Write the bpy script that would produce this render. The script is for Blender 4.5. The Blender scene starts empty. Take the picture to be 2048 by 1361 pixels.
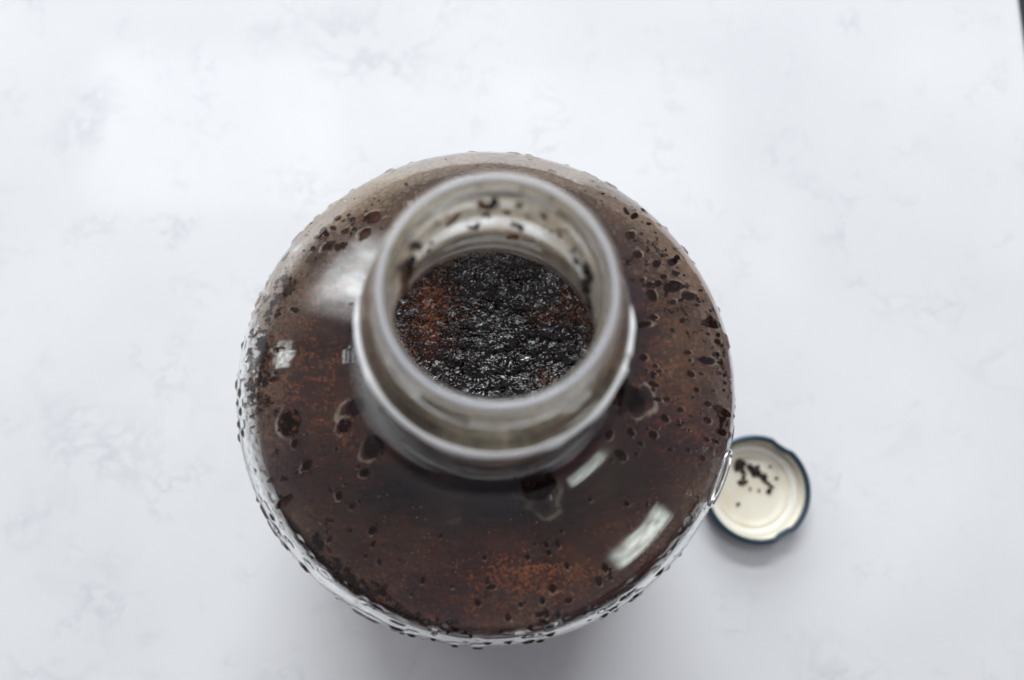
import bpy, bmesh, math, random
import numpy as np
from mathutils import Vector, Matrix

random.seed(7); rng = np.random.default_rng(7)
S = bpy.context.scene
COL = S.collection
PI = math.pi

# ------------------------------------------------------------------ camera
F, PW, PH = 2000.0, 2048, 1361
VX, VY = 943.5, 1108.0            # vanishing point of the verticals in the photograph
LIP_Z = 0.265
dn = Vector(((VX-PW/2)/F, -(VY-PH/2)/F, -1)).normalized()
cz = -dn
cxv = (Vector((1, 0, 0)) - cz.x*cz).normalized()
cyv = cz.cross(cxv)
R = np.array([list(cxv), list(cyv), list(cz)])           # world = R @ cam
ld = 0.153
CAM = np.array([0, 0, LIP_Z]) - R @ np.array([(996-PW/2)/F*ld, -(578-PH/2)/F*ld, -ld])
cam_d = bpy.data.cameras.new('camera'); cam = bpy.data.objects.new('camera', cam_d); COL.objects.link(cam)
cam.matrix_world = Matrix(((R[0, 0], R[0, 1], R[0, 2], CAM[0]), (R[1, 0], R[1, 1], R[1, 2], CAM[1]),
                           (R[2, 0], R[2, 1], R[2, 2], CAM[2]), (0, 0, 0, 1)))
cam_d.sensor_width = 36; cam_d.lens = F/PW*36
cam_d.clip_start = 0.005; cam_d.clip_end = 50
cam_d.dof.use_dof = True; cam_d.dof.focus_distance = 0.260; cam_d.dof.aperture_fstop = 11.0
cam_d.dof.aperture_blades = 0
S.camera = cam

# ------------------------------------------------------------------ world and lamps (soft room light, windows)
w = bpy.data.worlds.new('World'); S.world = w; w.use_nodes = True
w.node_tree.nodes['Background'].inputs[0].default_value = (0.92, 0.88, 0.98, 1)
w.node_tree.nodes['Background'].inputs[1].default_value = 0.24
def lamp(name, loc, target, sx, sy, radiance, col):
    l = bpy.data.lights.new(name, 'AREA'); l.shape = 'RECTANGLE'; l.size = sx; l.size_y = sy
    l.energy = radiance*sx*sy*PI; l.color = col
    o = bpy.data.objects.new(name, l); COL.objects.link(o); o.location = loc
    o.rotation_euler = (Vector(target)-Vector(loc)).to_track_quat('-Z', 'Y').to_euler()
    return o
O = (0, 0, 0.1)
def outdoor_view(o, soft, contrast, tint):
    # what shows through the pane: brighter sky, darker greenery, panes fading into a sheer curtain at the edges
    l = o.data; l.use_nodes = True; nt = l.node_tree; em = next(n for n in nt.nodes if n.type == 'EMISSION')
    g = nt.nodes.new('ShaderNodeNewGeometry'); sp_ = nt.nodes.new('ShaderNodeSeparateXYZ'); nt.links.new(g.outputs['Parametric'], sp_.inputs[0])
    def M(op, a, b):
        m = nt.nodes.new('ShaderNodeMath'); m.operation = op
        for k, v in enumerate((a, b)):
            if isinstance(v, (int, float)): m.inputs[k].default_value = v
            else: nt.links.new(v, m.inputs[k])
        return m.outputs[0]
    def edge(v):
        q = M('SUBTRACT', .5, M('ABSOLUTE', M('SUBTRACT', v, .5), 0)); r = nt.nodes.new('ShaderNodeMapRange'); r.interpolation_type = 'SMOOTHSTEP'
        r.inputs[2].default_value = soft; nt.links.new(q, r.inputs[0]); return r.outputs[0]
    n = nt.nodes.new('ShaderNodeTexNoise'); n.inputs['Scale'].default_value = 3.5; n.inputs['Detail'].default_value = 4
    nt.links.new(g.outputs['Parametric'], n.inputs['Vector'])
    r = nt.nodes.new('ShaderNodeMapRange'); r.inputs[1].default_value = .38; r.inputs[2].default_value = .62
    r.inputs[3].default_value = 1-contrast; r.inputs[4].default_value = 1+contrast; nt.links.new(n.outputs[0], r.inputs[0])
    nt.links.new(M('MULTIPLY', M('MULTIPLY', edge(sp_.outputs[0]), edge(sp_.outputs[1])), r.outputs[0]), em.inputs['Strength'])
    em.inputs['Color'].default_value = (*tint, 1)
lamp('window_light', (0.05, 1.78, 1.84), O, 1.50, 0.32, 23.0, (0.92, 0.96, 1.0))
lamp('window_light', (0.0, 2.10, 0.80), O, 1.70, 1.00, 7.0, (0.93, 0.97, 1.0))
outdoor_view(lamp('window_light', (-1.30, 1.28, 0.66), O, 1.25, 0.85, 11.0, (1, 1, 1)), .42, .5, (0.95, 0.98, 1.0))
outdoor_view(lamp('window_light', (1.46, -1.20, 0.33), O, 0.78, 0.42, 8.0, (1, 1, 1)), .17, .5, (0.90, 1.0, 0.95))
outdoor_view(lamp('window_light', (-1.80, 0.46, 0.36), O, 0.24, 0.26, 6.0, (1, 1, 1)), .15, .6, (0.92, 1.0, 0.97))
lamp('overhead_light', (0.0, 0.50, 2.1), (0, .50, 0), 0.62, 0.46, 9.0, (0.88, 0.94, 1.0))  # unseen lamp added overhead for highlights on the lip and crust
lamp('overhead_light', (-0.66, 1.02, 2.0), (-0.66, 1.02, 0), 0.64, 0.43, 2.8, (0.95, 0.98, 1.0))
lamp('overhead_light', (0.16, 1.00, 2.0), (0.16, 1.00, 0), 0.96, 0.40, 1.6, (0.95, 0.98, 1.0))

S.view_settings.view_transform = 'Standard'; S.view_settings.look = 'None'
S.view_settings.exposure = -0.10; S.view_settings.gamma = 1.0
S.render.engine = 'CYCLES'
cy = S.cycles
cy.use_denoising = True
cy.max_bounces = 24; cy.transmission_bounces = 20; cy.glossy_bounces = 10; cy.diffuse_bounces = 6
cy.transparent_max_bounces = 24; cy.caustics_refractive = True; cy.caustics_reflective = True
cy.sample_clamp_indirect = 6.0; cy.blur_glossy = 0.3

# ------------------------------------------------------------------ helpers
def hash3(ix, iy, iz, seed):
    n = (ix*374761393 + iy*668265263 + iz*2147483647 + seed*1442695041) & 0xffffffff
    n = ((n ^ (n >> 13))*1274126177) & 0xffffffff
    n = ((n ^ (n >> 16))*2246822519) & 0xffffffff
    return ((n ^ (n >> 15)) & 0xffff)/65535.0
def noise(P, scale, seed=0):
    """value noise 0..1 on an (n,3) array"""
    Q = P*scale; I = np.floor(Q).astype(np.int64); f = Q-I; f = f*f*(3-2*f)
    out = 0
    for dx in (0, 1):
        for dy in (0, 1):
            for dz in (0, 1):
                h = hash3(I[:, 0]+dx, I[:, 1]+dy, I[:, 2]+dz, seed)
                out = out + h*(f[:, 0] if dx else 1-f[:, 0])*(f[:, 1] if dy else 1-f[:, 1])*(f[:, 2] if dz else 1-f[:, 2])
    return out
def fbm(P, scale, oct=4, seed=0, gain=.5):
    a, s, t = 1.0, 0, 0
    for k in range(oct):
        s = s + a*noise(P+17.3*k, scale*2**k, seed+k); t += a; a *= gain
    return s/t
def cell(P, scale, seed=0):
    """distance to nearest random point in a 2-D grid, in cells"""
    Q = P[:, :2]*scale; I = np.floor(Q).astype(np.int64); d = np.full(len(P), 9.0); idv = np.zeros(len(P))
    for dx in (-1, 0, 1):
        for dy in (-1, 0, 1):
            jx = hash3(I[:, 0]+dx, I[:, 1]+dy, I[:, 0]*0, seed); jy = hash3(I[:, 0]+dx, I[:, 1]+dy, I[:, 0]*0, seed+5)
            q = np.hypot(I[:, 0]+dx+jx-Q[:, 0], I[:, 1]+dy+jy-Q[:, 1])
            m = q < d; d = np.where(m, q, d); idv = np.where(m, jx*.5+jy*.5, idv)
    return d, idv
def sstep(a, b, x):
    t = np.clip((x-a)/(b-a), 0, 1); return t*t*(3-2*t)

def mesh_np(name, V, Fa, mat, parent=None, smooth=True, attr=None):
    me = bpy.data.meshes.new(name); V = np.asarray(V, dtype=np.float32)
    Fa = np.asarray(Fa, dtype=np.int32)
    me.vertices.add(len(V)); me.vertices.foreach_set('co', V.ravel())
    k = Fa.shape[1]
    me.loops.add(Fa.size); me.loops.foreach_set('vertex_index', Fa.ravel())
    me.polygons.add(len(Fa)); me.polygons.foreach_set('loop_start', np.arange(0, Fa.size, k, dtype=np.int32))
    me.polygons.foreach_set('loop_total', np.full(len(Fa), k, dtype=np.int32))
    me.update(calc_edges=True); me.validate()
    if smooth: me.polygons.foreach_set('use_smooth', np.ones(len(me.polygons), dtype=bool))
    for nm, vals in (attr or {}).items():
        a = me.attributes.new(nm, 'FLOAT', 'POINT'); a.data.foreach_set('value', np.asarray(vals, dtype=np.float32))
    me.materials.append(mat)
    o = bpy.data.objects.new(name, me); COL.objects.link(o)
    if parent: o.parent = parent
    return o
def lathe(name, prof, mat, parent=None, seg=256, disp=None, closed=False):
    prof = np.array(prof, float); n = len(prof)
    th = np.linspace(0, 2*PI, seg, endpoint=False)
    r = prof[:, 0][:, None]+0*th[None]; z = prof[:, 1][:, None]+0*th[None]
    T = th[None]+0*r
    if disp: r, z = disp(r, z, T)
    V = np.stack([r*np.cos(T), r*np.sin(T), z], 2).reshape(-1, 3)
    i, j = np.meshgrid(np.arange(n if closed else n-1), np.arange(seg), indexing='ij')
    i2 = (i+1) % n; j2 = (j+1) % seg
    Fq = np.stack([i*seg+j, i*seg+j2, i2*seg+j2, i2*seg+j], 2).reshape(-1, 4)
    return mesh_np(name, V, Fq, mat, parent)
def empty(name, loc, label, cat):
    o = bpy.data.objects.new(name, None); COL.objects.link(o); o.location = loc
    o.empty_display_size = .02; o['label'] = label; o['category'] = cat
    return o
def ico(sub):
    bm = bmesh.new(); bmesh.ops.create_icosphere(bm, subdivisions=sub, radius=1)
    V = np.array([v.co[:] for v in bm.verts]); Fa = np.array([[v.index for v in f.verts] for f in bm.faces]); bm.free()
    return V, Fa
ICO1, ICO2, ICO3 = ico(1), ico(2), ico(3)

# ------------------------------------------------------------------ materials
def mat(name):
    m = bpy.data.materials.new(name); m.use_nodes = True; nt = m.node_tree
    for n in list(nt.nodes): nt.nodes.remove(n)
    out = nt.nodes.new('ShaderNodeOutputMaterial')
    return m, nt, out
def N(nt, typ, **kw):
    n = nt.nodes.new(typ)
    for k, v in kw.items():
        if k in n.inputs: n.inputs[k].default_value = v
        else: setattr(n, k, v)
    return n
def ramp(nt, stops, fac=None):
    r = nt.nodes.new('ShaderNodeValToRGB'); e = r.color_ramp.elements
    while len(e) < len(stops): e.new(0.5)
    for k, (p, c) in enumerate(stops):
        e[k].position = p; e[k].color = (*c, 1) if len(c) == 3 else c
    if fac: nt.links.new(fac, r.inputs[0])
    return r

def principled(name, base, rough, **kw):
    m, nt, out = mat(name); p = N(nt, 'ShaderNodeBsdfPrincipled'); nt.links.new(p.outputs[0], out.inputs[0])
    p.inputs['Base Color'].default_value = (*base, 1); p.inputs['Roughness'].default_value = rough
    for k, v in kw.items(): p.inputs[k].default_value = v
    return m, nt, p

# glass: faintly greenish, very smooth, slight surface waviness
glass, nt, out = mat('jug_glass')
g = N(nt, 'ShaderNodeBsdfGlass', IOR=1.5, Roughness=0.0); g.inputs['Color'].default_value = (0.985, 0.99, 0.985, 1)
tc = N(nt, 'ShaderNodeTexCoord'); nz = N(nt, 'ShaderNodeTexNoise', Scale=55.0, Detail=2.0)
bp = N(nt, 'ShaderNodeBump', Strength=0.10, Distance=0.002)
nt.links.new(tc.outputs['Object'], nz.inputs['Vector']); nt.links.new(nz.outputs[0], bp.inputs['Height'])
sm_ = N(nt, 'ShaderNodeTexNoise', Scale=28.0, Detail=5.0); nt.links.new(tc.outputs['Object'], sm_.inputs['Vector'])
sr = N(nt, 'ShaderNodeMapRange'); sr.inputs[1].default_value = .48; sr.inputs[2].default_value = .72; sr.inputs[4].default_value = .16
nt.links.new(sm_.outputs[0], sr.inputs[0]); nt.links.new(sr.outputs[0], g.inputs['Roughness'])
nt.links.new(bp.outputs[0], g.inputs['Normal']); nt.links.new(g.outputs[0], out.inputs[0])

lipm, nt, out = mat('lip_glass')     # slightly rough; white at the crown stands in for the lip's highlight
g = N(nt, 'ShaderNodeBsdfGlass', IOR=1.5, Roughness=0.04); g.inputs['Color'].default_value = (0.985, 0.99, 0.985, 1)
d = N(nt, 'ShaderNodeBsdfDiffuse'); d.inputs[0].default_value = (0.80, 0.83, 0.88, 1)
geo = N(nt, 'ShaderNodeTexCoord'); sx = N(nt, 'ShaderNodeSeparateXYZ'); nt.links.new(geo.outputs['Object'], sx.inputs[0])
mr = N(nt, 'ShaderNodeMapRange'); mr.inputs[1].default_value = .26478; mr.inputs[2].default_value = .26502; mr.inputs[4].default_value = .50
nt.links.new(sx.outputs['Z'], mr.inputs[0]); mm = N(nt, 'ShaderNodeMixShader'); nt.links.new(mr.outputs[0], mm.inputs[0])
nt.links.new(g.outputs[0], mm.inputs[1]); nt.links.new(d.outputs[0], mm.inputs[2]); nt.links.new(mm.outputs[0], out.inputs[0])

water, nt, out = mat('droplet_water')
g = N(nt, 'ShaderNodeBsdfGlass', IOR=1.33, Roughness=0.0); g.inputs['Color'].default_value = (0.45, 0.26, 0.15, 1)
nt.links.new(g.outputs[0], out.inputs[0])

def grounds_mat(name, dark, amber, lo, hi, rough):
    m, nt, p = principled(name, dark, rough)
    tc = N(nt, 'ShaderNodeTexCoord'); nz = N(nt, 'ShaderNodeTexNoise', Scale=260.0, Detail=4.0)
    nt.links.new(tc.outputs['Object'], nz.inputs['Vector'])
    r = ramp(nt, [(lo, dark), (hi, amber)], nz.outputs[0]); nt.links.new(r.outputs[0], p.inputs['Base Color'])
    b = N(nt, 'ShaderNodeBump', Strength=0.5, Distance=0.0006); n2 = N(nt, 'ShaderNodeTexNoise', Scale=1800.0, Detail=3.0)
    nt.links.new(tc.outputs['Object'], n2.inputs['Vector']); nt.links.new(n2.outputs[0], b.inputs['Height'])
    nt.links.new(b.outputs[0], p.inputs['Normal'])
    return m
m_clump = grounds_mat('wet_grounds', (0.010, 0.006, 0.005), (0.09, 0.028, 0.008), .52, .72, .22)
m_amber = grounds_mat('amber_grounds', (0.03, 0.010, 0.004), (0.30, 0.10, 0.025), .35, .62, .3)
m_liquid, _, _ = principled('coffee_liquid', (0.045, 0.016, 0.007), 0.3)

# crust colour comes from a per-vertex measure of how much fine foam sits there
m_crust, nt, p = principled('coffee_crust', (0.010, 0.006, 0.007), 0.1, **{'Specular IOR Level': 0.7})
at = N(nt, 'ShaderNodeAttribute', attribute_name='foam')
tc = N(nt, 'ShaderNodeTexCoord'); nz = N(nt, 'ShaderNodeTexNoise', Scale=1100.0, Detail=3.0)
nt.links.new(tc.outputs['Object'], nz.inputs['Vector'])
mx = N(nt, 'ShaderNodeMath', operation='MULTIPLY'); nt.links.new(at.outputs['Fac'], mx.inputs[0]); nt.links.new(nz.outputs[0], mx.inputs[1])
r = ramp(nt, [(0.10, (0.004, 0.003, 0.004)), (0.35, (0.060, 0.014, 0.005)), (0.6, (0.44, 0.125, 0.028))], mx.outputs[0])
nt.links.new(r.outputs[0], p.inputs['Base Color'])
rm = N(nt, 'ShaderNodeMapRange'); rm.inputs[3].default_value = .05; rm.inputs[4].default_value = .60; a2 = N(nt, 'ShaderNodeAttribute', attribute_name='matte'); nt.links.new(a2.outputs['Fac'], rm.inputs[0]); nt.links.new(rm.outputs[0], p.inputs['Roughness'])
r3 = N(nt, 'ShaderNodeMapRange'); r3.inputs[3].default_value = 1.0; r3.inputs[4].default_value = .08; nt.links.new(a2.outputs['Fac'], r3.inputs[0]); nt.links.new(r3.outputs[0], p.inputs['Specular IOR Level'])
b = N(nt, 'ShaderNodeBump', Strength=0.10, Distance=0.0003); nt.links.new(nz.outputs[0], b.inputs['Height']); nt.links.new(b.outputs[0], p.inputs['Normal'])

m_bubble, nt, p = principled('froth_bubble', (0.26, 0.085, 0.022), 0.06)
p.inputs['Coat Weight'].default_value = 1.0

# film of condensation and coffee oil on the inner wall: coverage per vertex
def film_mat(name, col, trans):
    m, nt, out = mat(name)
    at = N(nt, 'ShaderNodeAttribute', attribute_name='cover')
    tc = N(nt, 'ShaderNodeTexCoord'); nz = N(nt, 'ShaderNodeTexNoise', Scale=900.0, Detail=3.0)
    nt.links.new(tc.outputs['Object'], nz.inputs['Vector'])
    mr = N(nt, 'ShaderNodeMapRange'); mr.inputs[1].default_value = .3; mr.inputs[2].default_value = .7
    mr.inputs[3].default_value = .7; mr.inputs[4].default_value = 1.3
    nt.links.new(nz.outputs[0], mr.inputs[0])
    mu = N(nt, 'ShaderNodeMath', operation='MULTIPLY', use_clamp=True)
    nt.links.new(at.outputs['Fac'], mu.inputs[0]); nt.links.new(mr.outputs[0], mu.inputs[1])
    n3 = N(nt, 'ShaderNodeTexNoise', Scale=45.0, Detail=3.0); nt.links.new(tc.outputs['Object'], n3.inputs['Vector'])
    cr = ramp(nt, [(0.38, col[0]), (0.62, col[1])], n3.outputs[0])
    ar = N(nt, 'ShaderNodeAttribute', attribute_name='edge'); cmx = N(nt, 'ShaderNodeMix', data_type='RGBA')
    nt.links.new(ar.outputs['Fac'], cmx.inputs[0]); nt.links.new(cr.outputs[0], cmx.inputs[6]); cmx.inputs[7].default_value = (0.66, 0.56, 0.42, 1); cr = cmx
    d = N(nt, 'ShaderNodeBsdfDiffuse'); t = N(nt, 'ShaderNodeBsdfTranslucent')
    co_ = cr.outputs[2]; nt.links.new(co_, d.inputs[0]); nt.links.new(co_, t.inputs[0])
    mm = N(nt, 'ShaderNodeMixShader'); mm.inputs[0].default_value = trans
    nt.links.new(d.outputs[0], mm.inputs[1]); nt.links.new(t.outputs[0], mm.inputs[2])
    tr = N(nt, 'ShaderNodeBsdfGlass', IOR=1.5, Roughness=0.0); m2 = N(nt, 'ShaderNodeMixShader')
    tr.inputs['Color'].default_value = (.985, .99, .985, 1)
    nt.links.new(mu.outputs[0], m2.inputs[0]); nt.links.new(tr.outputs[0], m2.inputs[1]); nt.links.new(mm.outputs[0], m2.inputs[2])
    nt.links.new(m2.outputs[0], out.inputs[0])
    return m
m_film = film_mat('condensation_film', ((0.25, 0.145, 0.165), (0.54, 0.34, 0.22)), 0.35)
m_smear = film_mat('oily_smear', ((0.66, 0.52, 0.35), (0.76, 0.66, 0.50)), 0.5)

# quartz countertop
m_counter, nt, p = principled('white_quartz', (0.8, 0.8, 0.81), 0.10)
tc = N(nt, 'ShaderNodeTexCoord')
def veins(scale, width, off, dist=1.2):
    mp = N(nt, 'ShaderNodeMapping'); mp.inputs['Location'].default_value = off; nt.links.new(tc.outputs['Object'], mp.inputs[0])
    n = N(nt, 'ShaderNodeTexNoise', Scale=scale, Detail=7.0, Distortion=dist, Roughness=.62); nt.links.new(mp.outputs[0], n.inputs['Vector'])
    a = N(nt, 'ShaderNodeMath', operation='SUBTRACT'); a.inputs[1].default_value = .5; nt.links.new(n.outputs[0], a.inputs[0])
    ab = N(nt, 'ShaderNodeMath', operation='ABSOLUTE'); nt.links.new(a.outputs[0], ab.inputs[0])
    r = ramp(nt, [(0, (1, 1, 1)), (width, (0, 0, 0))], ab.outputs[0])
    msk = N(nt, 'ShaderNodeTexNoise', Scale=scale*.55, Detail=3.0); m3 = N(nt, 'ShaderNodeMapping'); m3.inputs['Location'].default_value = (off[1]+3, off[0]+1, 2)
    nt.links.new(tc.outputs['Object'], m3.inputs[0]); nt.links.new(m3.outputs[0], msk.inputs['Vector'])
    r2 = ramp(nt, [(.54, (0, 0, 0)), (.70, (1, 1, 1))], msk.outputs[0])
    mu = N(nt, 'ShaderNodeMath', operation='MULTIPLY'); nt.links.new(r.outputs[0], mu.inputs[0]); nt.links.new(r2.outputs[0], mu.inputs[1])
    return mu.outputs[0]
v1 = veins(26, .05, (5.1, 2.4, 0), .4); v2 = veins(70, .05, (7.7, 1.4, 0), .3)
cl = N(nt, 'ShaderNodeTexNoise', Scale=9.0, Detail=5.0); nt.links.new(tc.outputs['Object'], cl.inputs['Vector'])
base = ramp(nt, [(.35, (0.735, 0.735, 0.740)), (.65, (0.80, 0.80, 0.80))], cl.outputs[0])
c1 = N(nt, 'ShaderNodeMix', data_type='RGBA'); c2 = N(nt, 'ShaderNodeMix', data_type='RGBA')
s1 = N(nt, 'ShaderNodeMath', operation='MULTIPLY'); s1.inputs[1].default_value = .32; nt.links.new(v1, s1.inputs[0])
s2 = N(nt, 'ShaderNodeMath', operation='MULTIPLY'); s2.inputs[1].default_value = .32; nt.links.new(v2, s2.inputs[0])
nt.links.new(s1.outputs[0], c1.inputs[0]); nt.links.new(base.outputs[0], c1.inputs[6]); c1.inputs[7].default_value = (0.42, 0.44, 0.47, 1)
nt.links.new(s2.outputs[0], c2.inputs[0]); nt.links.new(c1.outputs[2], c2.inputs[6]); c2.inputs[7].default_value = (0.46, 0.47, 0.50, 1)
nt.links.new(c2.outputs[2], p.inputs['Base Color'])

m_floor, nt, p = principled('dark_floor', (0.03, 0.035, 0.05), 0.6)
n = N(nt, 'ShaderNodeTexNoise', Scale=6.0, Detail=4.0)
r = ramp(nt, [(.3, (0.02, 0.022, 0.035)), (.7, (0.04, 0.042, 0.06))], n.outputs[0]); nt.links.new(r.outputs[0], p.inputs['Base Color'])

m_lidout, nt, p = principled('lid_lacquer', (0.012, 0.028, 0.045), 0.28)
p.inputs['Coat Weight'].default_value = .6
m_rim, nt, p = principled('lid_rim_lacquer', (0.02, 0.05, 0.075), 0.3, Metallic=.3)
m_lidin, nt, p = principled('lid_cream_enamel', (0.76, 0.70, 0.56), 0.35)
tc = N(nt, 'ShaderNodeTexCoord'); n = N(nt, 'ShaderNodeTexNoise', Scale=70.0, Detail=4.0); nt.links.new(tc.outputs['Object'], n.inputs['Vector'])
r = ramp(nt, [(.35, (0.76, 0.68, 0.52)), (.6, (0.84, 0.79, 0.66))], n.outputs[0]); nt.links.new(r.outputs[0], p.inputs['Base Color'])
m_gasket, _, _ = principled('lid_gasket', (0.82, 0.80, 0.72), 0.4)

# ------------------------------------------------------------------ the setting
def slab(name, x0, x1, y0, y1, z0, z1, m, ang=0, bev=.003):
    bm = bmesh.new()
    vs = [bm.verts.new((x, y, z)) for z in (z0, z1) for x, y in ((x0, y0), (x1, y0), (x1, y1), (x0, y1))]
    for f in ((3, 2, 1, 0), (4, 5, 6, 7), (0, 1, 5, 4), (1, 2, 6, 5), (2, 3, 7, 6), (3, 0, 4, 7)): bm.faces.new([vs[k] for k in f])
    if bev: bmesh.ops.bevel(bm, geom=[e for e in bm.edges], offset=bev, segments=3, profile=.5, affect='EDGES')
    bmesh.ops.rotate(bm, verts=bm.verts, cent=(x1, .17, 0), matrix=Matrix.Rotation(ang, 3, 'Z'))
    me = bpy.data.meshes.new(name); bm.to_mesh(me); bm.free(); me.materials.append(m)
    o = bpy.data.objects.new(name, me); COL.objects.link(o); o['kind'] = 'structure'
    return o
slab('countertop', -1.3, 0.2508, -0.235, 0.62, -0.03, 0.0, m_counter, math.radians(1.0))
slab('floor', -4, 4, -4, 4, -0.95, -0.90, m_floor, bev=0)

# ------------------------------------------------------------------ jug profile
ZC, RB, RT = 0.168, 0.0610, 0.0300      # height where the straight side ends, its radius, how far the shoulder rises above it
LEVEL = 0.158
NR = 0.0238                         # outer radius of the lower neck
def bez(p0, p1, p2, p3, n):
    t = np.linspace(0, 1, n)[:, None]
    return (1-t)**3*np.array(p0)+3*(1-t)**2*t*np.array(p1)+3*(1-t)*t*t*np.array(p2)+t**3*np.array(p3)
def outer_body():
    pts = [(0.0001, .004), (.020, .0035), (.038, .002), (.044, .0004), (.048, .0), (.0515, .0008)]
    pts += [tuple(p) for p in bez((.0515, .0008), (.0590, .003), (RB, .008), (RB, .018), 12)[1:]]
    pts += [(RB, z) for z in np.linspace(.02, ZC, 60)]
    c32, s32 = math.cos(math.radians(33)), math.sin(math.radians(33)); e = (.0325, .2000)
    pts += [tuple(p) for p in bez((RB, ZC), (RB, ZC+.0130), (e[0]+.0227*c32, e[1]-.0227*s32), e, 90)[1:]]
    pts += [tuple(p) for p in bez(e, (e[0]-.0045*c32, e[1]+.0045*s32), (NR+.0002, .2090), (NR, .2180), 40)[1:]]
    return pts
OB = np.array(outer_body())
def offset(prof, d):
    T = np.gradient(prof, axis=0); L = np.hypot(T[:, 0], T[:, 1]); n = np.stack([-T[:, 1], T[:, 0]], 1)/L[:, None]
    q = prof+n*d[:, None]; q[:, 0] = np.maximum(q[:, 0], 1e-4); return q
WALL = 0.0025
dd = WALL-.0008*np.exp(-((OB[:, 1]-.172)/.022)**2); dd[OB[:, 1] < .01] = .0055
IB = offset(OB, dd)
keep = np.ones(len(IB), bool); keep[1:][np.diff(IB[:, 0]) < 0] = True
IB = IB[(IB[:, 1] > .0045)]
IB[-1] = (NR-WALL, .218)
order = [0]
for k in range(1, len(IB)):         # drop any fold-back near the heel
    if IB[k, 1] >= IB[order[-1], 1]-1e-5: order.append(k)
IB = IB[order]
IB = np.vstack([[1e-4, IB[0, 1]-.0004], IB])

jug = empty('glass_jug', (0, 0, 0), 'large round clear glass jug holding dark brewing coffee, its mouth open to the camera', 'jug')
def shift(z):
    k = .0005*(1-sstep(.178, .205, z)); return k*math.cos(math.radians(60)), k*math.sin(math.radians(60))
def mold(r, z, T):                  # mould seam and slow unevenness of pressed glass
    P = np.stack([np.cos(T), np.sin(T), z*14], 2).reshape(-1, 3)
    n_ = (noise(P, 3.1, 3)-.5).reshape(r.shape)
    seam = sum(np.exp(-((np.angle(np.exp(1j*(T-a))))/.006)**2) for a in (-1.15, -1.15+PI))
    fade = sstep(.02, .06, z)*(1-sstep(.195, .216, z))
    band = sstep(.152, .160, z)*(1-sstep(.178, .184, z))                    # pressed dimples round the widest part
    Pd_ = np.stack([np.cos(T)*.074*1.0, np.sin(T)*.074*1.0, z*1.6], 2).reshape(-1, 3)
    dm = sstep(.68, .82, noise(Pd_, 330, 41)).reshape(r.shape)
    return r+(n_*.00035+seam*.00018)*fade+dm*.00045*band, z
def moldi(r, z, T):
    P = np.stack([np.cos(T), np.sin(T), z*14], 2).reshape(-1, 3)
    n_ = (noise(P, 2.3, 9)-.5).reshape(r.shape)
    fade = sstep(.02, .06, z)*(1-sstep(.195, .216, z))
    return r+n_*.0009*fade, z
SEG = 720
# the outer skin bottom to top, then the inner skin top to bottom (normals outward of the glass)
def lathe_multi(name, profs, m, parent, disps, seg=SEG):
    Vs, Fs, off = [], [], 0
    th = np.linspace(0, 2*PI, seg, endpoint=False)
    for prof, disp in zip(profs, disps):
        prof = np.array(prof); n = len(prof); T = th[None]+np.zeros((n, 1))
        r = prof[:, 0][:, None]+0*T; z = prof[:, 1][:, None]+0*T
        if disp: r, z = disp(r, z, T)
        sx_, sy_ = shift(z) if disp is moldi else (0, 0)
        Vs.append(np.stack([r*np.cos(T)+sx_, r*np.sin(T)+sy_, z], 2).reshape(-1, 3))
        i, j = np.meshgrid(np.arange(n-1), np.arange(seg), indexing='ij'); j2 = (j+1) % seg
        Fs.append(np.stack([i*seg+j, i*seg+j2, (i+1)*seg+j2, (i+1)*seg+j], 2).reshape(-1, 4)+off); off += n*seg
    return mesh_np(name, np.vstack(Vs), np.vstack(Fs), m, parent)
lathe_multi('body', [OB], glass, jug, [mold])

# neck: cylinder, transfer bead, narrower finish with four slanted lugs
nk = [tuple(p) for p in bez((NR, .218), (NR-.0002, .2245), (.0222, .2290), (.0216, .2385), 14)]
nk += [(.0202+.0033*math.cos(t), .2452+.0036*math.sin(t)) for t in np.linspace(-1.12, 1.25, 28)]
nk += [tuple(p) for p in bez(nk[-1], (.0208, .2492), (.0199, .2494), (.0196, .2508), 6)[1:]]
nk += [(.0196, z) for z in np.linspace(.2515, .2598, 26)]
def lugs(r, z, T):
    out = 0
    for k in range(4):
        a = k*PI/2+.35; d = np.angle(np.exp(1j*(T-a)))
        zc_ = .2555+.0016*d
        out = out + np.exp(-((z-zc_)/.0008)**4)*(1-sstep(.50, .58, np.abs(d)))
    return r+.0007*out, z
inn = [(.0168, .2598), (.0167, .255), (.0170, .250), (.0175, .244), (.0183, .238), (.0193, .232), (.0203, .226), (.0211, .2205), (NR-WALL, .218)]
inn = np.array(inn); tt = np.linspace(0, len(inn)-1, 50)
inn_s = np.stack([np.interp(tt, np.arange(len(inn)), inn[:, k]) for k in (0, 1)], 1)
for _ in range(6): inn_s[1:-1] = (inn_s[:-2]+2*inn_s[1:-1]+inn_s[2:])/4
lathe_multi('neck', [nk], glass, jug, [lugs])
# lip: rounded roll at the mouth
sgn = lambda v, p: math.copysign(abs(v)**p, v)
lp = [(.0196, .2598)]+[(.0182+.0014*sgn(math.cos(t), .85), .2628+.0022*sgn(math.sin(t), .85)) for t in np.linspace(-.02, PI+.02, 44)]+[(.0168, .2598)]
lathe('lip', lp, lipm, jug, SEG)
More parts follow.
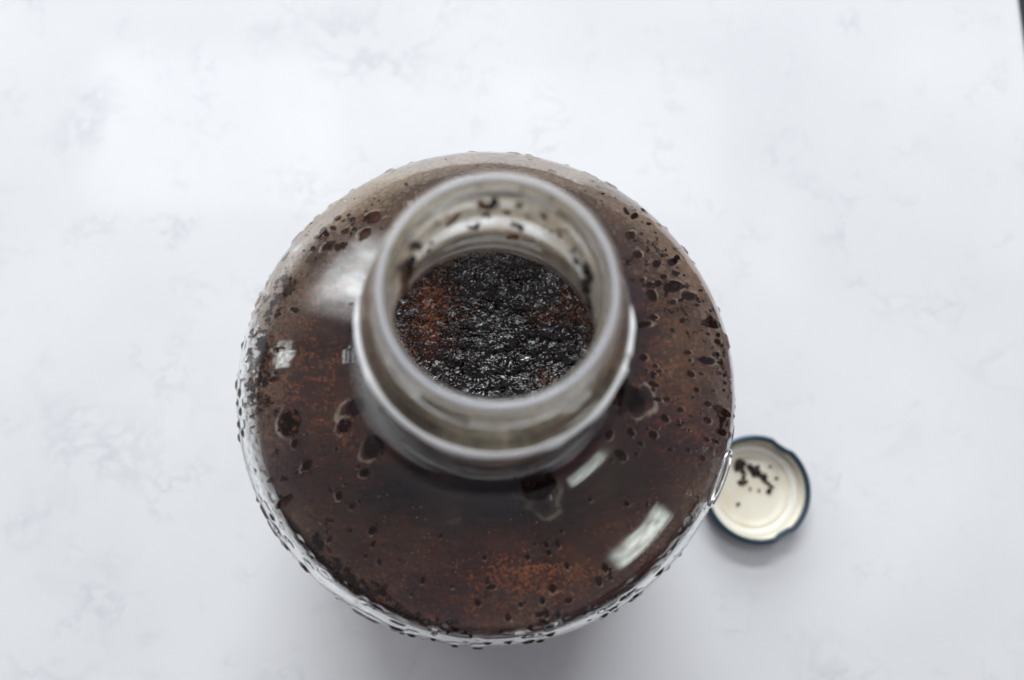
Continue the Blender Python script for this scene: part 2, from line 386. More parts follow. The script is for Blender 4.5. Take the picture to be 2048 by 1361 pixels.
# added white strip, standing in for a highlight round the bead's near side
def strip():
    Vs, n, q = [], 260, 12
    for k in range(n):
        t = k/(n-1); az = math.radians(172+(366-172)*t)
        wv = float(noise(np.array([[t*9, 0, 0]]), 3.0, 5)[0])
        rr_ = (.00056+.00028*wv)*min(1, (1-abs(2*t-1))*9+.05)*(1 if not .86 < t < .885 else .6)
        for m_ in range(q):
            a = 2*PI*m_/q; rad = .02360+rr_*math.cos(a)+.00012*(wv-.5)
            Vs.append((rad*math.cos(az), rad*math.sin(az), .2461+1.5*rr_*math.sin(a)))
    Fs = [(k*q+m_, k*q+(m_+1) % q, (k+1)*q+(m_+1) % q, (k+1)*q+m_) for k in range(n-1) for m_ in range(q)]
    o = mesh_np('bead_highlight', Vs, Fs, m_strip, jug); o['label'] = 'thin white strip standing in for a highlight round the near side of the neck'
m_strip, _, _ = principled('white_highlight', (0.86, 0.86, 0.85), 0.3, **{'Emission Strength': 0.0})
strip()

# ------------------------------------------------------------------ inner wall lookup
IBc = IB.copy()
def wall_r(z, d=0.0):
    return np.interp(z, IBc[5:, 1], IBc[5:, 0])-d
zs_n, rs_n = inn_s[::-1, 1], inn_s[::-1, 0]
ZZ = np.concatenate([IBc[5:, 1], zs_n[1:], [.265]]); RR = np.concatenate([IBc[5:, 0], rs_n[1:], [.0168]])
OBZ, OBR = OB[8:, 1], OB[8:, 0]
def prof_r(z): return np.interp(z, ZZ, RR)
def ray(px, py):
    d = R @ np.array([(px-PW/2)/F, -(py-PH/2)/F, -1.0]); return d/np.linalg.norm(d)
def hit_wall(px, py, zmin, zmax, inside=False):
    """where the sight line meets the inner wall between two heights (outside-in, or out of the mouth's inside)"""
    d = ray(px, py); t = np.linspace(.13, .36, 1600); P = CAM[None]+d[None]*t[:, None]
    if not inside:                  # the sight line bends as it enters the glass
        g0 = np.hypot(P[:, 0], P[:, 1])-np.interp(P[:, 2], OBZ, OBR)
        k = np.nonzero((g0[:-1] > 0) & (g0[1:] <= 0) & (P[:-1, 2] < .212))[0]
        if not len(k): return None
        Q = P[k[0]+1]; e = 3e-4; dr = (np.interp(Q[2]+e, OBZ, OBR)-np.interp(Q[2]-e, OBZ, OBR))/(2*e)
        a = math.atan2(Q[1], Q[0]); nn = np.array([math.cos(a), math.sin(a), -dr]); nn /= np.linalg.norm(nn)
        ci = -nn@d; et = 1/1.5; ct = math.sqrt(1-et*et*(1-ci*ci)); d = et*d+(et*ci-ct)*nn
        t = np.linspace(0, .05, 900); sx_, sy_ = shift(Q[2]); P = Q[None]+d[None]*t[:, None]-np.array([float(sx_), float(sy_), 0])
    g = np.hypot(P[:, 0], P[:, 1])-prof_r(P[:, 2])
    ok = (P[:, 2] > zmin) & (P[:, 2] < zmax)
    if inside: c = (g[:-1] < 0) & (g[1:] >= 0) & ok[:-1]
    else: c = (g[:-1] > 0) & (g[1:] <= 0) & ok[:-1]
    k = np.nonzero(c)[0]
    return P[k[0]+1] if len(k) else None
def frame_at(P):
    """tangent down the wall, tangent round it, normal towards the inside"""
    z = P[2]; e = 3e-4; dr = (prof_r(z+e)-prof_r(z-e))/(2*e)
    th = math.atan2(P[1], P[0]); c, s = math.cos(th), math.sin(th)
    up = Vector((dr*c, dr*s, 1)).normalized(); rnd = Vector((-s, c, 0)); nrm = up.cross(rnd)
    if nrm.dot(Vector((c, s, 0))) > 0 or (nrm.z > 0): nrm = -nrm
    return up, rnd, nrm

# ------------------------------------------------------------------ droplets: pixel, across, along (half sizes in photo px)
MPP = 0.23/2000                     # metres per photo pixel at the shoulder
D = """1269 432 6 11;1259 471 9 9;1274 510 8 8;1313 528 7 8;1345 525 8 11;1354 516 6 8;1327 554 5 6;1350 548 6 6;1299 570 6 7;1316 568 7 9
1345 574 12 17;1303 591 13 9;1377 593 8 15;1393 599 4 6;1345 605 5 7;1362 601 4 6;1284 650 6 18;1421 648 9 22;1436 670 5 6;1435 684 6 8
1431 710 6 9;1413 722 8 16;1380 749 6 8;1365 642 5 7;1306 636 5 8;1286 716 6 7;1448 781 3 5;1306 769 5 10;1256 795 24 36;1329 837 7 8
1415 809 5 7;1415 841 6 8;1443 822 8 22;1443 864 7 13;1413 879 4 7;1430 883 4 10;1405 917 5 7;1260 864 6 8;1306 870 7 8;1218 870 9 8
1241 910 8 13;1209 1137 6 8;1197 1162 6 9;1077 968 30 34;955 930 14 14;713 814 15 26;689 853 10 14;748 895 19 27;728 947 7 9
972 968 6 7;1116 926 12 14;580 847 22 18;591 887 8 9;614 931 9 11;731 946 7 7;746 1061 7 9;679 992 7 8;731 1112 4 5;758 1124 5 6
567 1005 8 20;542 961 4 8;767 1183 8 9;1054 1115 5 6;1097 1106 5 6;1105 1178 7 8;982 1175 8 5;955 1205 6 6;1016 1235 6 7;1084 1202 5 6
1137 1201 8 5;1082 1228 10 5;1115 1230 5 7;1210 1136 6 8;675 437 8 6;697 431 5 4;645 463 10 6;666 457 6 6;632 476 4 5;653 469 5 5
690 463 9 5;709 459 5 5;656 493 13 7;626 498 6 5;679 494 12 6;745 436 17 11;730 470 14 9;623 447 5 4;1060 320 6 3;1104 343 9 5;1204 366 5 4
1293 1010 4 4;1140 880 5 6;590 620 5 8;560 700 6 12;548 760 5 10;700 700 3 4;1180 1000 3 4;1340 900 4 5;1360 820 5 6;1330 800 4 5;1392 780 5 6"""
drops = []
for row in D.replace('\n', ';').split(';'):
    x, y, a, b = map(float, row.split()); drops.append((x, y, a, b))
def in_neck(x, y): return math.hypot(x-996, (y-620)*.92) < 292
tries = 0
while len(drops) < 285 and tries < 9000:
    tries += 1
    a = random.uniform(0, 2*PI); q = math.sqrt(random.uniform(.28, .965))
    x, y = 975+q*496*math.cos(a), 792-q*494*math.sin(a)
    if in_neck(x, y): continue
    dens = .35
    if x > 1230 and 420 < y < 900: dens = 1.0
    if q > .93: dens = 1.0
    if 1000 < y and 900 < x < 1320: dens = .5
    if 1150 < x < 1360 and 940 < y < 1120: dens = .04
    if 620 < x < 740 and 500 < y < 780: dens = .06
    if random.random() > dens: continue
    s = random.choice((1.6, 2, 2.2, 2.6, 3, 3.4, 4.2)); drops.append((x, y, s, s*random.uniform(1.0, 1.9)))
DP = []                             # point, across, along
for x, y, a, b in drops:
    P = hit_wall(x, y, LEVEL+.0006, .205)
    if P is None: continue
    th = math.atan2(P[1], P[0]); up, rnd, nrm = frame_at(P)
    vd = Vector(ray(x, y)); fs = max(.45, abs(nrm.dot(vd)))       # a drop seen at a slant is longer than it looks
    DP.append((P, a*MPP, min(b*MPP/fs, b*MPP*1.7), up, rnd, nrm, th))

TIDE = [(520, 560), (503, 640), (499, 740), (500, 840), (524, 930), (556, 1010), (618, 1085), (700, 1150), (772, 1192), (862, 1246), (1000, 1262), (1110, 1243),
        (1200, 1196), (1290, 1122), (1355, 1045), (1402, 985)]
tide = []
for x, y in TIDE:
    Pt = hit_wall(x, y, LEVEL-.02, .208)
    if Pt is not None: tide.append((math.atan2(Pt[1], Pt[0]) % (2*PI), Pt[2]))
tide.sort(); tide_a = np.array([q[0] for q in tide]); tide_z = np.array([q[1] for q in tide])
# ------------------------------------------------------------------ film over the shoulder
zf = []
prof_up = np.vstack([[float(np.interp(LEVEL, IBc[5:, 1], IBc[5:, 0])), LEVEL], IBc[(IBc[:, 1] > LEVEL)]])
s_ = np.concatenate([[0], np.cumsum(np.hypot(*np.diff(prof_up, axis=0).T))])
nf = 300; sf = np.linspace(0, s_[-1], nf)
fr = np.interp(sf, s_, prof_up[:, 0]); fz = np.interp(sf, s_, prof_up[:, 1])
segf = 1080; th = np.linspace(-PI, PI, segf, endpoint=False)
T = th[None]+np.zeros((nf, 1)); Rf = fr[:, None]+0*T; Zf = fz[:, None]+0*T
P = np.stack([Rf*np.cos(T), Rf*np.sin(T), Zf], 2).reshape(-1, 3)
Tn, Zn, Rn = T.ravel(), Zf.ravel(), Rf.ravel()
big = fbm(P, 38, 4, 21); mid = fbm(P, 130, 3, 5); fine = noise(P, 900, 8)
low = 1-sstep(LEVEL+.004, LEVEL+.020, Zn)                     # foam line, thickest just above the coffee
far = sstep(.15, 1.0, np.sin(Tn))                            # thicker on the side that faces the window
fr_ = np.exp(-((P[:, 0]+.004)/.034)**2-((P[:, 1]+.030)/.015)**2)
cov = (.17-.14*fr_)*(.35+.65*sstep(.027, .036, Rn))+.12*sstep(.35, .7, big)+.04*sstep(.4, .7, mid)+.25*low*(.45+.9*mid)
cov += (.16+.80*far)*(.6+.7*big)*(.7+.5*mid)*sstep(.047, .057, Rn)
cov += .22*sstep(-.2, .8, np.cos(Tn))*sstep(.038, .056, Rn)*(.5+mid)
cov += .20*sstep(.62, .8, noise(P*np.array([1, 1, .2]), 700, 4))*sstep(.5, .65, big)
cov *= .85+.3*fine
cov += .26*np.exp(-((np.angle(np.exp(1j*(Tn-2.75))))/.75)**2)*sstep(.038, .052, Rn)*(.5+mid)
az = Tn % (2*PI); zt = np.interp(az, tide_a, tide_z, left=-1, right=-1)
soft_ = .0012+.0045*np.exp(-((az-5.35)/.45)**2)
cov *= np.where(zt > 0, .08+.92*sstep(-soft_, .0012, Zn-zt+.003*(mid-.5)), 1)
# runs where water has washed the film down the wall
for a0, w0, s0 in ((-1.30, .020, .8), (2.55, .05, .5), (-2.2, .03, .5), (.35, .02, .5), (-.4, .02, .4), (3.0, .08, .6)):
    wob = (noise(P*np.array([0, 0, 1])+a0, 90, 11)-.5)*.09
    cov *= 1-s0*np.exp(-((np.angle(np.exp(1j*(Tn-a0)))+wob)/w0)**2)*sstep(.172, .192, Zn+.02*big)
edge_ = (.38*far+.22*np.exp(-((np.angle(np.exp(1j*(Tn-2.9))))/.7)**2))*sstep(.038, .054, Rn)*(.5+.8*big)
for (Pd, a, b, up, rnd, nrm, thd) in DP:
    dz = np.abs(Zn-Pd[2]); sel = np.nonzero(dz < 2*max(a, b)+.001)[0]
    dv = P[sel]-Pd[None]
    u = dv@np.array(rnd)/(a*1.15); v = dv@np.array(up)/(b*1.15)
    e_ = np.sqrt(u*u+v*v)+.75*(noise(P[sel], .9/max(a, .0004), 2)-.5)
    near = (dv**2).sum(1) < (2.5*max(a, b))**2
    cov[sel] *= np.where(near, sstep(.75, 1.05, e_), 1)
    rim_glint = np.exp(-((e_-1.15)/.13)**2)*near*sstep(.1, -.9, v)*(.35+1.0*noise(P[sel], 400, 77))  # pale downhill crescent, painted as light caught on each drop's rim
    cov[sel] = cov[sel]+.55*rim_glint; edge_[sel] = np.maximum(edge_[sel], rim_glint)
i, j = np.meshgrid(np.arange(nf-1), np.arange(segf), indexing='ij'); j2 = (j+1) % segf
Fq = np.stack([i*segf+j, (i+1)*segf+j, (i+1)*segf+j2, i*segf+j2], 2).reshape(-1, 4)
sx_, sy_ = shift(P[:, 2]); P = P+np.stack([sx_, sy_, 0*sx_], 1)
fo = mesh_np('inner_wall', P, Fq, m_film, jug, attr={'cover': np.clip(cov, 0, .95), 'edge': np.clip(edge_*1.5, 0, 1)})
fo['label'] = 'fogged inner wall streaked with coffee film and drops'

# thin oily smear on the inside of the neck
zz = np.linspace(.2180, .2598, 90); segn = 420; th = np.linspace(0, 2*PI, segn, endpoint=False)
T = th[None]+np.zeros((90, 1)); Zq = zz[:, None]+0*T; Rq = prof_r(zz)[:, None]+0*T
P = np.stack([Rq*np.cos(T), Rq*np.sin(T), Zq], 2).reshape(-1, 3)
c = (.12+.34*sstep(.232, .243, P[:, 2]))*(.35+.65*sstep(-.6, .5, P[:, 1]/.0168))*(.5+noise(P*np.array([1, 1, .3]), 300, 8))+(.16*sstep(.232, .243, P[:, 2]))*sstep(.45, .75, fbm(P*np.array([1, 1, .5]), 160, 4, 31))+.07*sstep(.5, .8, noise(P*np.array([1, 1, .15]), 600, 3))
i, j = np.meshgrid(np.arange(89), np.arange(segn), indexing='ij'); j2 = (j+1) % segn
Fq = np.stack([i*segn+j, (i+1)*segn+j, (i+1)*segn+j2, i*segn+j2], 2).reshape(-1, 4)
mesh_np('neck_inner_wall', P, Fq, m_smear, jug, attr={'cover': c})

# ------------------------------------------------------------------ droplets and stuck grounds
def blob_mesh(name, kind, sub, lump, m):
    V, Fa = (ICO2 if sub == 2 else ICO3); V = V.copy()
    n_ = noise(V+kind*7.7, 1.6, kind)+.5*noise(V+kind*3.1, 3.7, kind+9)
    V *= (1+lump*(n_-.75))[:, None]
    me_o = mesh_np(name, V, Fa, m); me = me_o.data; bpy.data.objects.remove(me_o); return me
drop_me = [blob_mesh('droplet', k, 3, .6, water) for k in range(5)]
dark_me = [blob_mesh('droplet', 20+k, 3, .9, m_clump) for k in range(4)]
def heap_mesh(name, seed, m, m2):
    rg = random.Random(seed); Vs, Fs, off, mi = [], [], 0, []
    V0, F0 = ICO2
    n_ = rg.randint(6, 11)
    for k in range(n_):
        a = rg.uniform(0, 2*PI); q = (rg.random()**.7)*.85; s_ = rg.uniform(.18, .42)*(1.15-.5*q)
        n1 = noise(V0+seed*3.3+k, 2.2, seed+k)
        Vs.append(V0*(s_*(.7+.6*n1))[:, None]*np.array([1, rg.uniform(.8, 1.5), 1.1])+np.array([q*math.cos(a), q*math.sin(a), rg.uniform(-.1, .25)]))
        Fs.append(F0+off); off += len(V0); mi += [1 if rg.random() < .22 else 0]*len(F0)
    o = mesh_np(name, np.vstack(Vs), np.vstack(Fs), m); o.data.materials.append(m2)
    o.data.polygons.foreach_set('material_index', np.array(mi, dtype=np.int32))
    me = o.data; bpy.data.objects.remove(o); return me
clump_me = [heap_mesh('grounds_clump', 40+k, m_clump, m_amber) for k in range(8)]
amber_me = [heap_mesh('grounds_clump', 60+k, m_amber, m_clump) for k in range(4)]
def stick(name, me, P, a, b, thick, up, rnd, nrm, parent, inset=.0, spin=0.0):
    o = bpy.data.objects.new(name, me); COL.objects.link(o); o.parent = parent
    u2 = (up*math.cos(spin)+rnd*math.sin(spin)); r2 = (rnd*math.cos(spin)-up*math.sin(spin))
    sx_, sy_ = shift(P[2]); c = Vector(P)+nrm*inset+Vector((float(sx_), float(sy_), 0))
    M = Matrix(((r2.x*a, u2.x*b, nrm.x*thick, c.x), (r2.y*a, u2.y*b, nrm.y*thick, c.y), (r2.z*a, u2.z*b, nrm.z*thick, c.z), (0, 0, 0, 1)))
    o.matrix_world = M
    return o
for k, (Pd, a, b, up, rnd, nrm, thd) in enumerate(DP):
    isbig = a > 5*MPP
    if isbig or k % 3 == 0: me = drop_me[k % 5]; nm = 'droplet'
    else: me = dark_me[k % 4]; nm = 'grounds_speck'
    stick(nm, me, Pd, a, b, min(a, b)*(.30 if isbig else .5), up, rnd, nrm, jug, inset=.00005)
# clumps of grounds under or beside the larger drops
def clump(x, y, s, amber=False, inside=False, zr=None, el=1.0, name='grounds_clump'):
    z0, z1 = zr or ((.216, .2585) if inside else (LEVEL+.0008, .205))
    P = hit_wall(x, y, z0, z1, inside)
    if P is None: return
    up, rnd, nrm = frame_at(P)
    if inside: nrm = Vector((-math.cos(math.atan2(P[1], P[0])), -math.sin(math.atan2(P[1], P[0])), 0))
    sc = (s*(.165/2000)*2.0 if inside else s*MPP*1.5)
    stick(name, random.choice(amber_me if amber else clump_me), P, sc, sc*el*(1.6 if inside else 1), sc*(.95 if inside else .6), up, rnd, nrm, jug, inset=(sc*.25 if inside else -.0001), spin=random.uniform(-.6, .6))
for x, y, s, am in ((1253, 775, 20, 0), (1262, 800, 15, 1), (1250, 815, 16, 0), (1072, 955, 18, 0), (1080, 980, 15, 0), (1062, 972, 9, 1), (1090, 962, 9, 1), (985, 935, 16, 1), (1010, 940, 15, 0),
                    (960, 925, 10, 0), (1030, 934, 10, 1), (575, 838, 13, 0), (592, 848, 13, 1), (565, 852, 9, 1), (583, 868, 7, 1), (748, 885, 13, 0), (740, 900, 9, 1), (757, 903, 10, 0),
                    (713, 805, 11, 0), (708, 822, 9, 1), (686, 848, 8, 1), (1421, 640, 8, 0), (1345, 572, 9, 0), (567, 998, 8, 0), (1116, 930, 9, 1), (1310, 465, 4, 1), (1297, 490, 5, 1), (1285, 487, 5, 1), (1330, 500, 4, 1), (1349, 500, 5, 1)):
    clump(x, y, s, bool(am), el=1.2)
# dark bank of grounds on the left wall and the tide line lower left
def bank(pts, n, spread, s0, s1):
    pts = np.array(pts, float)
    for k in range(n):
        t = random.uniform(0, len(pts)-1.001); a = int(t); q = pts[a]*(1-(t-a))+pts[a+1]*(t-a)
        clump(q[0]+random.gauss(0, spread), q[1]+random.gauss(0, spread*1.4), random.uniform(s0, s1), random.random() < .22, el=random.uniform(1, 1.9))
bank([(575, 560), (545, 620), (525, 680), (514, 740), (512, 840)], 75, 10, 4, 11)
bank([(535, 790), (550, 850)], 8, 8, 4, 8)
bank([(632, 1090), (690, 1145), (725, 1175), (770, 1195)], 34, 5, 3.5, 9)
bank([(770, 1195), (820, 1225), (860, 1240)], 14, 2.5, 3, 5)
bank([(860, 1245), (960, 1262), (1040, 1258), (1110, 1245)], 12, 5, 3, 7)
bank([(640, 470), (700, 455), (740, 440)], 12, 8, 3, 7)
bank([(650, 495), (690, 490)], 7, 5, 5, 9)
bank([(1270, 440), (1320, 520), (1370, 590), (1400, 640)], 48, 24, 2.2, 7)
bank([(600, 500), (700, 440), (800, 400)], 14, 14, 2, 5)
bank([(1180, 365), (1280, 420)], 10, 12, 2, 4.5)
bank([(560, 880), (600, 960), (680, 1060)], 16, 16, 2, 6)
bank([(1420, 620), (1440, 720), (1448, 820), (1440, 880)], 20, 7, 3, 8)
# inside the neck
for x, y, s, am in ((978, 402, 14, 0), (1001, 378, 9, 0), (1004, 390, 7, 0), (1028, 393, 9, 0), (1036, 404, 7, 0), (1050, 398, 9, 0), (1062, 396, 7, 0), (1039, 372, 7, 1), (940, 396, 8, 1), (907, 432, 8, 0),
                    (819, 467, 10, 1), (822, 490, 7, 0), (835, 492, 6, 0), (1014, 423, 6, 0), (1086, 428, 6, 1), (946, 450, 9, 0), (1036, 449, 7, 0), (1026, 468, 8, 1), (1038, 471, 7, 1),
                    (810, 529, 14, 0), (801, 552, 13, 0), (812, 548, 10, 0), (786, 514, 9, 0), (774, 587, 11, 0), (778, 617, 8, 0), (1180, 545, 10, 0), (1183, 560, 10, 0), (1181, 581, 12, 0), (1184, 606, 9, 0),
                    (1217, 614, 8, 0), (1195, 680, 9, 0), (1199, 660, 6, 0), (1203, 640, 5, 0), (870, 445, 4, 1), (890, 420, 3, 1), (1120, 470, 4, 1), (1150, 500, 4, 0), (965, 430, 3, 1), (855, 500, 5, 1), (1100, 400, 3, 1)):
    clump(x, y, s, bool(am), inside=True)

for k in range(46):
    a = random.gauss(PI*.5, .95); q = random.uniform(.78, .98)
    clump(996+232*q*math.cos(a), 590-228*q*math.sin(a)+18, random.choice((2.2, 3, 4, 5, 6.5)), random.random() < .45, inside=True)
# fine speckle of micro-droplets: uncountable
Vs, Fs = [], []; V1, F1 = ICO1; off = 0
for k in range(2200):
    a = random.uniform(0, 2*PI); q = math.sqrt(random.uniform(.25, .98))
    x, y = 975+q*496*math.cos(a), 792-q*494*math.sin(a)
    if in_neck(x, y): continue
    if random.random() > (.9 if (x > 1230 or (y < 480) or (q > .9)) else .35): continue
    th_ = None
    P0 = hit_wall(x, y, LEVEL+.001, .19)
    if P0 is None: continue
    nn = np.zeros(3); sx_, sy_ = shift(P0[2]); P0 = P0+np.array([float(sx_), float(sy_), 0])
    rr = random.uniform(.00010, .00026)
    Vs.append(V1*rr+P0-nn*(.0+rr*.3)); Fs.append(F1+off); off += len(V1)
sp = mesh_np('micro_droplets', np.vstack(Vs), np.vstack(Fs), m_amber, jug); sp['kind'] = 'stuff'

# small glass ear on the right side of the body: a raised loop moulded on the shoulder
def tube(name, pts, rad, m, parent, seg=14, closed=False, flat=1.0):
    pts = [Vector(p) for p in pts]; V = []; n = len(pts)
    for k, p_ in enumerate(pts):
        t = (pts[(k+1) % n if closed else min(k+1, n-1)]-pts[k-1 if (closed or k) else 0]).normalized()
        outw = Vector((p_.x, p_.y, (p_.z-ZC))).normalized(); b1 = t.cross(outw).normalized(); b2 = b1.cross(t)
        rr = rad if closed else rad*math.sqrt(max(.05, 1-(2*k/(n-1)-1)**8))
        for q in range(seg):
            a = 2*PI*q/seg; V.append(p_+b1*math.cos(a)*rr+b2*math.sin(a)*rr*flat)
    Fa = []
    for k in range(n if closed else n-1):
        for q in range(seg):
            Fa.append((k*seg+q, k*seg+(q+1) % seg, ((k+1) % n)*seg+(q+1) % seg, ((k+1) % n)*seg+q))
    return mesh_np(name, [v[:] for v in V], Fa, m, parent)
def surf(az, el, d=0.0):
    r_ = RB+d
    return (r_*math.cos(el)*math.cos(az), r_*math.cos(el)*math.sin(az), ZC+.0245*math.sin(el)*2)
loop = []
for t in np.linspace(0, 2*PI, 60, endpoint=False):
    az = math.radians(-23)+math.radians(6.5)*math.sin(t); el = math.radians(18)+math.radians(4.0)*math.cos(t)
    loop.append(surf(az, el, .0002))
tube('glass_ear', loop, .0006, glass, jug, closed=True)

# ------------------------------------------------------------------ coffee
cof = empty('coffee', (.0005, .00087, .03), 'dark brewing coffee with a bumpy wet crust of grounds filling the round jug', 'coffee')
low = IBc[IBc[:, 1] < LEVEL].copy(); low = np.vstack([low, [float(np.interp(LEVEL, IBc[5:, 1], IBc[5:, 0])), LEVEL]])
topr = low[-1, 0]
liq = lathe('liquid', [tuple(q-np.array([0, .03])) for q in low], m_liquid, cof, 192, moldi if False else None)
# crust on a polar-free grid, fine in the middle where the mouth shows it
def axis(n1, n2, r1, r2):
    a = np.linspace(-r1, r1, n1); b = np.linspace(r1, r2, n2)[1:]; return np.concatenate([-b[::-1], a, b])
ax = axis(601, 60, .050, .0602)
X, Y = np.meshgrid(ax, ax, indexing='ij'); P = np.stack([X.ravel(), Y.ravel(), 0*X.ravel()], 1)
P = P.astype(float)
wx = (fbm(P, 400, 2, 40)-.5)*.0014; wy = (fbm(P, 400, 2, 44)-.5)*.0014
Pw = P+np.stack([wx, wy, 0*wx], 1)
d1, i1 = cell(Pw*np.array([.62, 1.05, 1]), 400, 3)                    # lumps 2 to 3 mm apart, a bit wider than deep
d2, i2 = cell(Pw*np.array([.8, 1.1, 1]), 950, 13); d3, i3 = cell(Pw, 1900, 23)
dome = lambda d, w_: np.clip(1-(d/w_)**2, 0, 1)
lum = dome(d1, .85)
h = .00115*lum*(.2+i1*1.3) + .00034*dome(d2, .75)*(.1+i2*1.4) + .00008*dome(d3, .7)*(.2+i3)
h += .0030*(fbm(P*np.array([.7, 1.1, 1]), 110, 2, 50)-.5)
foam = .7*sstep(.58, .78, fbm(P+np.array([.013, 0, 0]), 75, 3, 62)); foam = np.maximum(foam, np.exp(-((P[:, 0]+.0155)**2/.00006+(P[:, 1]-.022)**2/.00022))*1.08)
rr = np.hypot(P[:, 0], P[:, 1]); rm_ = np.hypot(P[:, 0]-.0027, P[:, 1]-.0205)
foam = np.maximum(foam, .95*sstep(.030, .040, rm_)*(.35+1.0*fbm(P, 60, 3, 71)))
foam *= 1-.92*np.exp(-((P[:, 1]+.024)/.013)**2-((P[:, 0]+.004)/.040)**2)
foam = np.maximum(foam, 1.0*np.exp(-((P[:, 1]+.046)/.013)**2-((P[:, 0]-.012)/.034)**2))
foam *= 1-.55*lum*(i1)
h *= 1-.85*sstep(.030, .040, rm_)
edge = float(prof_r(LEVEL))-.0002
h += .0010*np.exp(-((rr-edge)/.0015)**2)                       # meniscus
keepv = rr < edge
n_ = len(ax); i, j = np.meshgrid(np.arange(n_-1), np.arange(n_-1), indexing='ij')
Fq = np.stack([i*n_+j, (i+1)*n_+j, (i+1)*n_+j+1, i*n_+j+1], 2).reshape(-1, 4)
sc = np.minimum(1, edge/np.maximum(rr, 1e-9))
touch = keepv[Fq].any(1); Fq = Fq[touch]
used = np.unique(Fq); remap = np.full(len(P), -1); remap[used] = np.arange(len(used))
V = P.copy(); V[:, 0] *= sc; V[:, 1] *= sc; V[:, 2] = LEVEL-.03+h*np.where(keepv, 1, .3)-.0006
crust = mesh_np('crust', V[used], remap[Fq], m_crust, cof, attr={'foam': foam[used], 'matte': np.clip(np.maximum(sstep(.030, .036, rm_), foam*.25), 0, 1)[used]})
# amber bubbles sitting in the hollows: uncountable
tree_h = h.reshape(n_, n_); foam2 = foam.reshape(n_, n_)
Vs, Fs, off = [], [], 0
for k in range(9000):
    a = random.uniform(0, 2*PI); q = math.sqrt(random.random())*(.031 if k < 6800 else .056)
    x, y = q*math.cos(a)+(.0027 if k < 6800 else 0), q*math.sin(a)+(.020 if k < 6800 else 0)
    ii = int(np.searchsorted(ax, x)); jj = int(np.searchsorted(ax, y))
    if random.random() > foam2[ii, jj]*1.1+.05: continue
    r0 = random.choice((.00012, .00015, .00018, .00022, .0003))
    Vs.append(V1*r0+np.array([x, y, LEVEL-.03-.0006+tree_h[ii, jj]+r0*.3])); Fs.append(F1+off); off += len(V1)
bb = mesh_np('bubbles', np.vstack(Vs), np.vstack(Fs), m_bubble, cof); bb['kind'] = 'stuff'

# wet dark granules standing proud of the crust: uncountable
m_grain, _, _ = principled('wet_granule', (0.008, 0.005, 0.005), 0.06, **{'Specular IOR Level': 0.9})
Vs, Fs, off = [], [], 0; V2, F2 = ICO2
for k in range(3600):
    a = random.uniform(0, 2*PI); q = math.sqrt(random.random())*.031
    x, y = q*math.cos(a)+.0027, q*math.sin(a)+.020
    if math.hypot(x, y) > .055: continue
    ii = int(np.searchsorted(ax, x)); jj = int(np.searchsorted(ax, y))
    if noise(np.array([[x, y, .3]]), 260, 4)[0] < .42: continue
    r0 = random.choice((.00016, .0002, .00026, .00034, .00042))
    st = np.array([random.uniform(.9, 1.6), random.uniform(.8, 1.2), .8])
    Vs.append(V2*r0*st*(.85+.3*noise(V2+k, 2.0, k % 50))[:, None]+np.array([x, y, LEVEL-.03-.0006+tree_h[ii, jj]+r0*.15])); Fs.append(F2+off); off += len(V2)
gr = mesh_np('granules', np.vstack(Vs), np.vstack(Fs), m_grain, cof); gr['kind'] = 'stuff'

# ------------------------------------------------------------------ lid, lying upside down
lid = empty('metal_lid', (.1114, -.0142, 0), 'dark blue metal twist lid lying upside down on the counter, cream inside with coffee crumbs', 'lid')
lid.scale = (1.02, 1.02, 1.02)
LR = .0207; LUG = [math.radians(a) for a in (57, -60, 180)]
def lugd(amount):
    def f(r, z, T):
        k = sum(np.exp(-(np.angle(np.exp(1j*(T-a)))/.17)**4) for a in LUG)
        wz = sstep(.0062, .0090, z)
        kn = .00012*np.sign(np.sin(T*44))*0
        return r-amount*k*wz+kn, z
    return f
sh = [(.0001, .0006), (.0150, .0006), (.0165, .0), (.0192, .0), (.0200, .0004), (.0205, .0012), (.0207, .003), (.0207, .0072), (.0209, .0082)]
lathe('shell', sh, m_lidout, lid, 256, lugd(.0009))
rim = [(.0205+.00115*math.cos(t), .0085+.00100*math.sin(t)) for t in np.linspace(-PI*.45, PI*1.1, 16)]
lathe('rim', rim, m_rim, lid, 256, lugd(.0010))
ins = [(.0201, .0088), (.0201, .006), (.0200, .0036), (.0193, .0026), (.0184, .0023)]
lathe('side_lining', ins, m_lidin, lid, 256, lugd(.0008))
gk = [(.0188, .0018)]+[(.0172+.0017*math.cos(t), .0021+.0010*math.sin(t)) for t in np.linspace(0, PI, 12)]+[(.0155, .0014)]
lathe('gasket', gk, m_gasket, lid, 200)
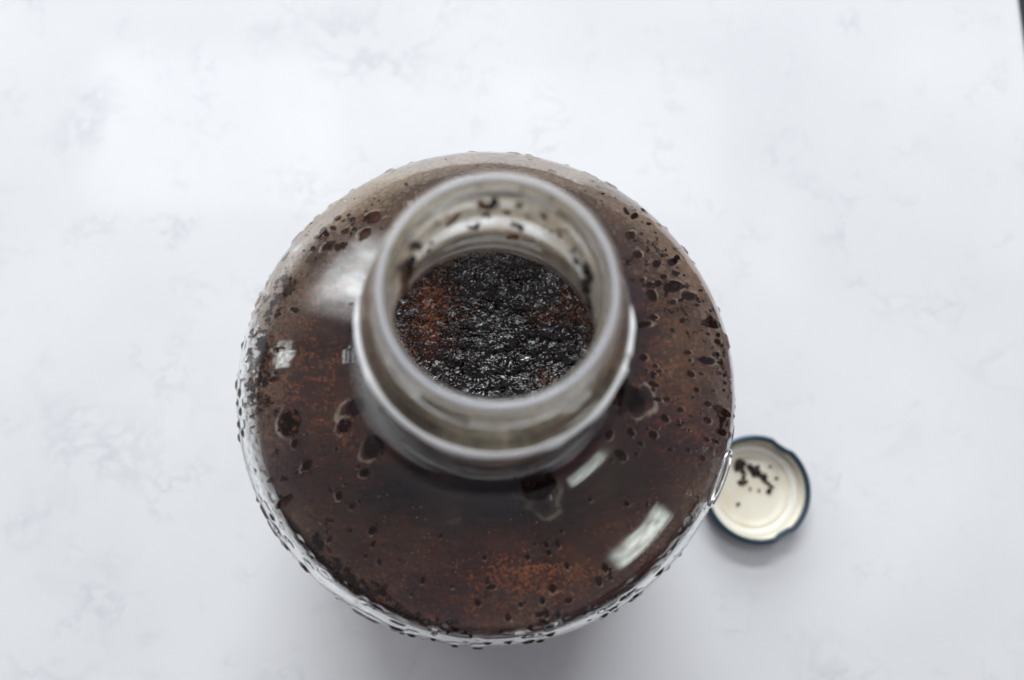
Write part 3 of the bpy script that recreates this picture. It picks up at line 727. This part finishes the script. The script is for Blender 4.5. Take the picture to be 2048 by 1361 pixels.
pn = [(.0156, .0016), (.0150, .0015), (.0143, .0019), (.0138, .0019), (.0132, .0015), (.0110, .0014), (.0060, .0014), (.0001, .0014)]
lathe('panel', pn, m_lidin, lid, 200)
crumb_me = [blob_mesh('coffee_crumb', 80+k, 2, 1.2, m_clump) for k in range(5)]
stain_me = blob_mesh('coffee_stain', 90, 2, .8, m_amber)
def lid_pt(x, y, z):
    d = R @ np.array([(x-PW/2)/F, -(y-PH/2)/F, -1.0]); t = (z-CAM[2])/d[2]; return CAM+d*t
for x, y, s in ((1479, 925, 9), (1474, 935, 9), (1483, 934, 8), (1487, 945, 6), (1487, 955, 5), (1482, 966, 7), (1490, 964, 5), (1499, 934, 7), (1506, 940, 9), (1512, 944, 8), (1509, 949, 6), (1519, 951, 5),
                (1526, 954, 7), (1530, 962, 5), (1536, 967, 4), (1541, 972, 4), (1553, 957, 4), (1538, 983, 6), (1546, 975, 3), (1500, 978, 3), (1518, 982, 3), (1540, 934, 3), (1490, 927, 4), (1516, 934, 4), (1476, 1009, 4)):
    P = lid_pt(x, y, .0018); q = s/4930.
    o = bpy.data.objects.new('coffee_crumb', random.choice(crumb_me)); COL.objects.link(o)
    lone = {(1553, 957): 'lone tiny coffee crumb nearest the right wall of the upturned lid', (1538, 983): 'small crumb at the lower right end of the diagonal clot in the lid',
            (1500, 978): 'left one of two tiny crumbs below the clots in the lid', (1518, 982): 'right one of two tiny crumbs below the clots in the lid',
            (1540, 934): 'lone tiny coffee crumb above the diagonal clot in the lid', (1476, 1009): 'lone brown crumb lowest on the cream panel of the lid'}
    o['category'] = 'crumb'
    if (x, y) in lone: o['label'] = lone[(x, y)]
    elif x < 1498: o['label'] = 'black coffee crumb in the hooked clot beside the jug in the lid'; o['group'] = 'crumbs of the hooked clot in the lid'
    else: o['label'] = 'black coffee crumb in the diagonal clot across the upturned lid'; o['group'] = 'crumbs of the diagonal clot in the lid'
    o.location = Vector(P); o.scale = (q, q*.85, q*.45); o.rotation_euler = (0, 0, random.uniform(0, 6))
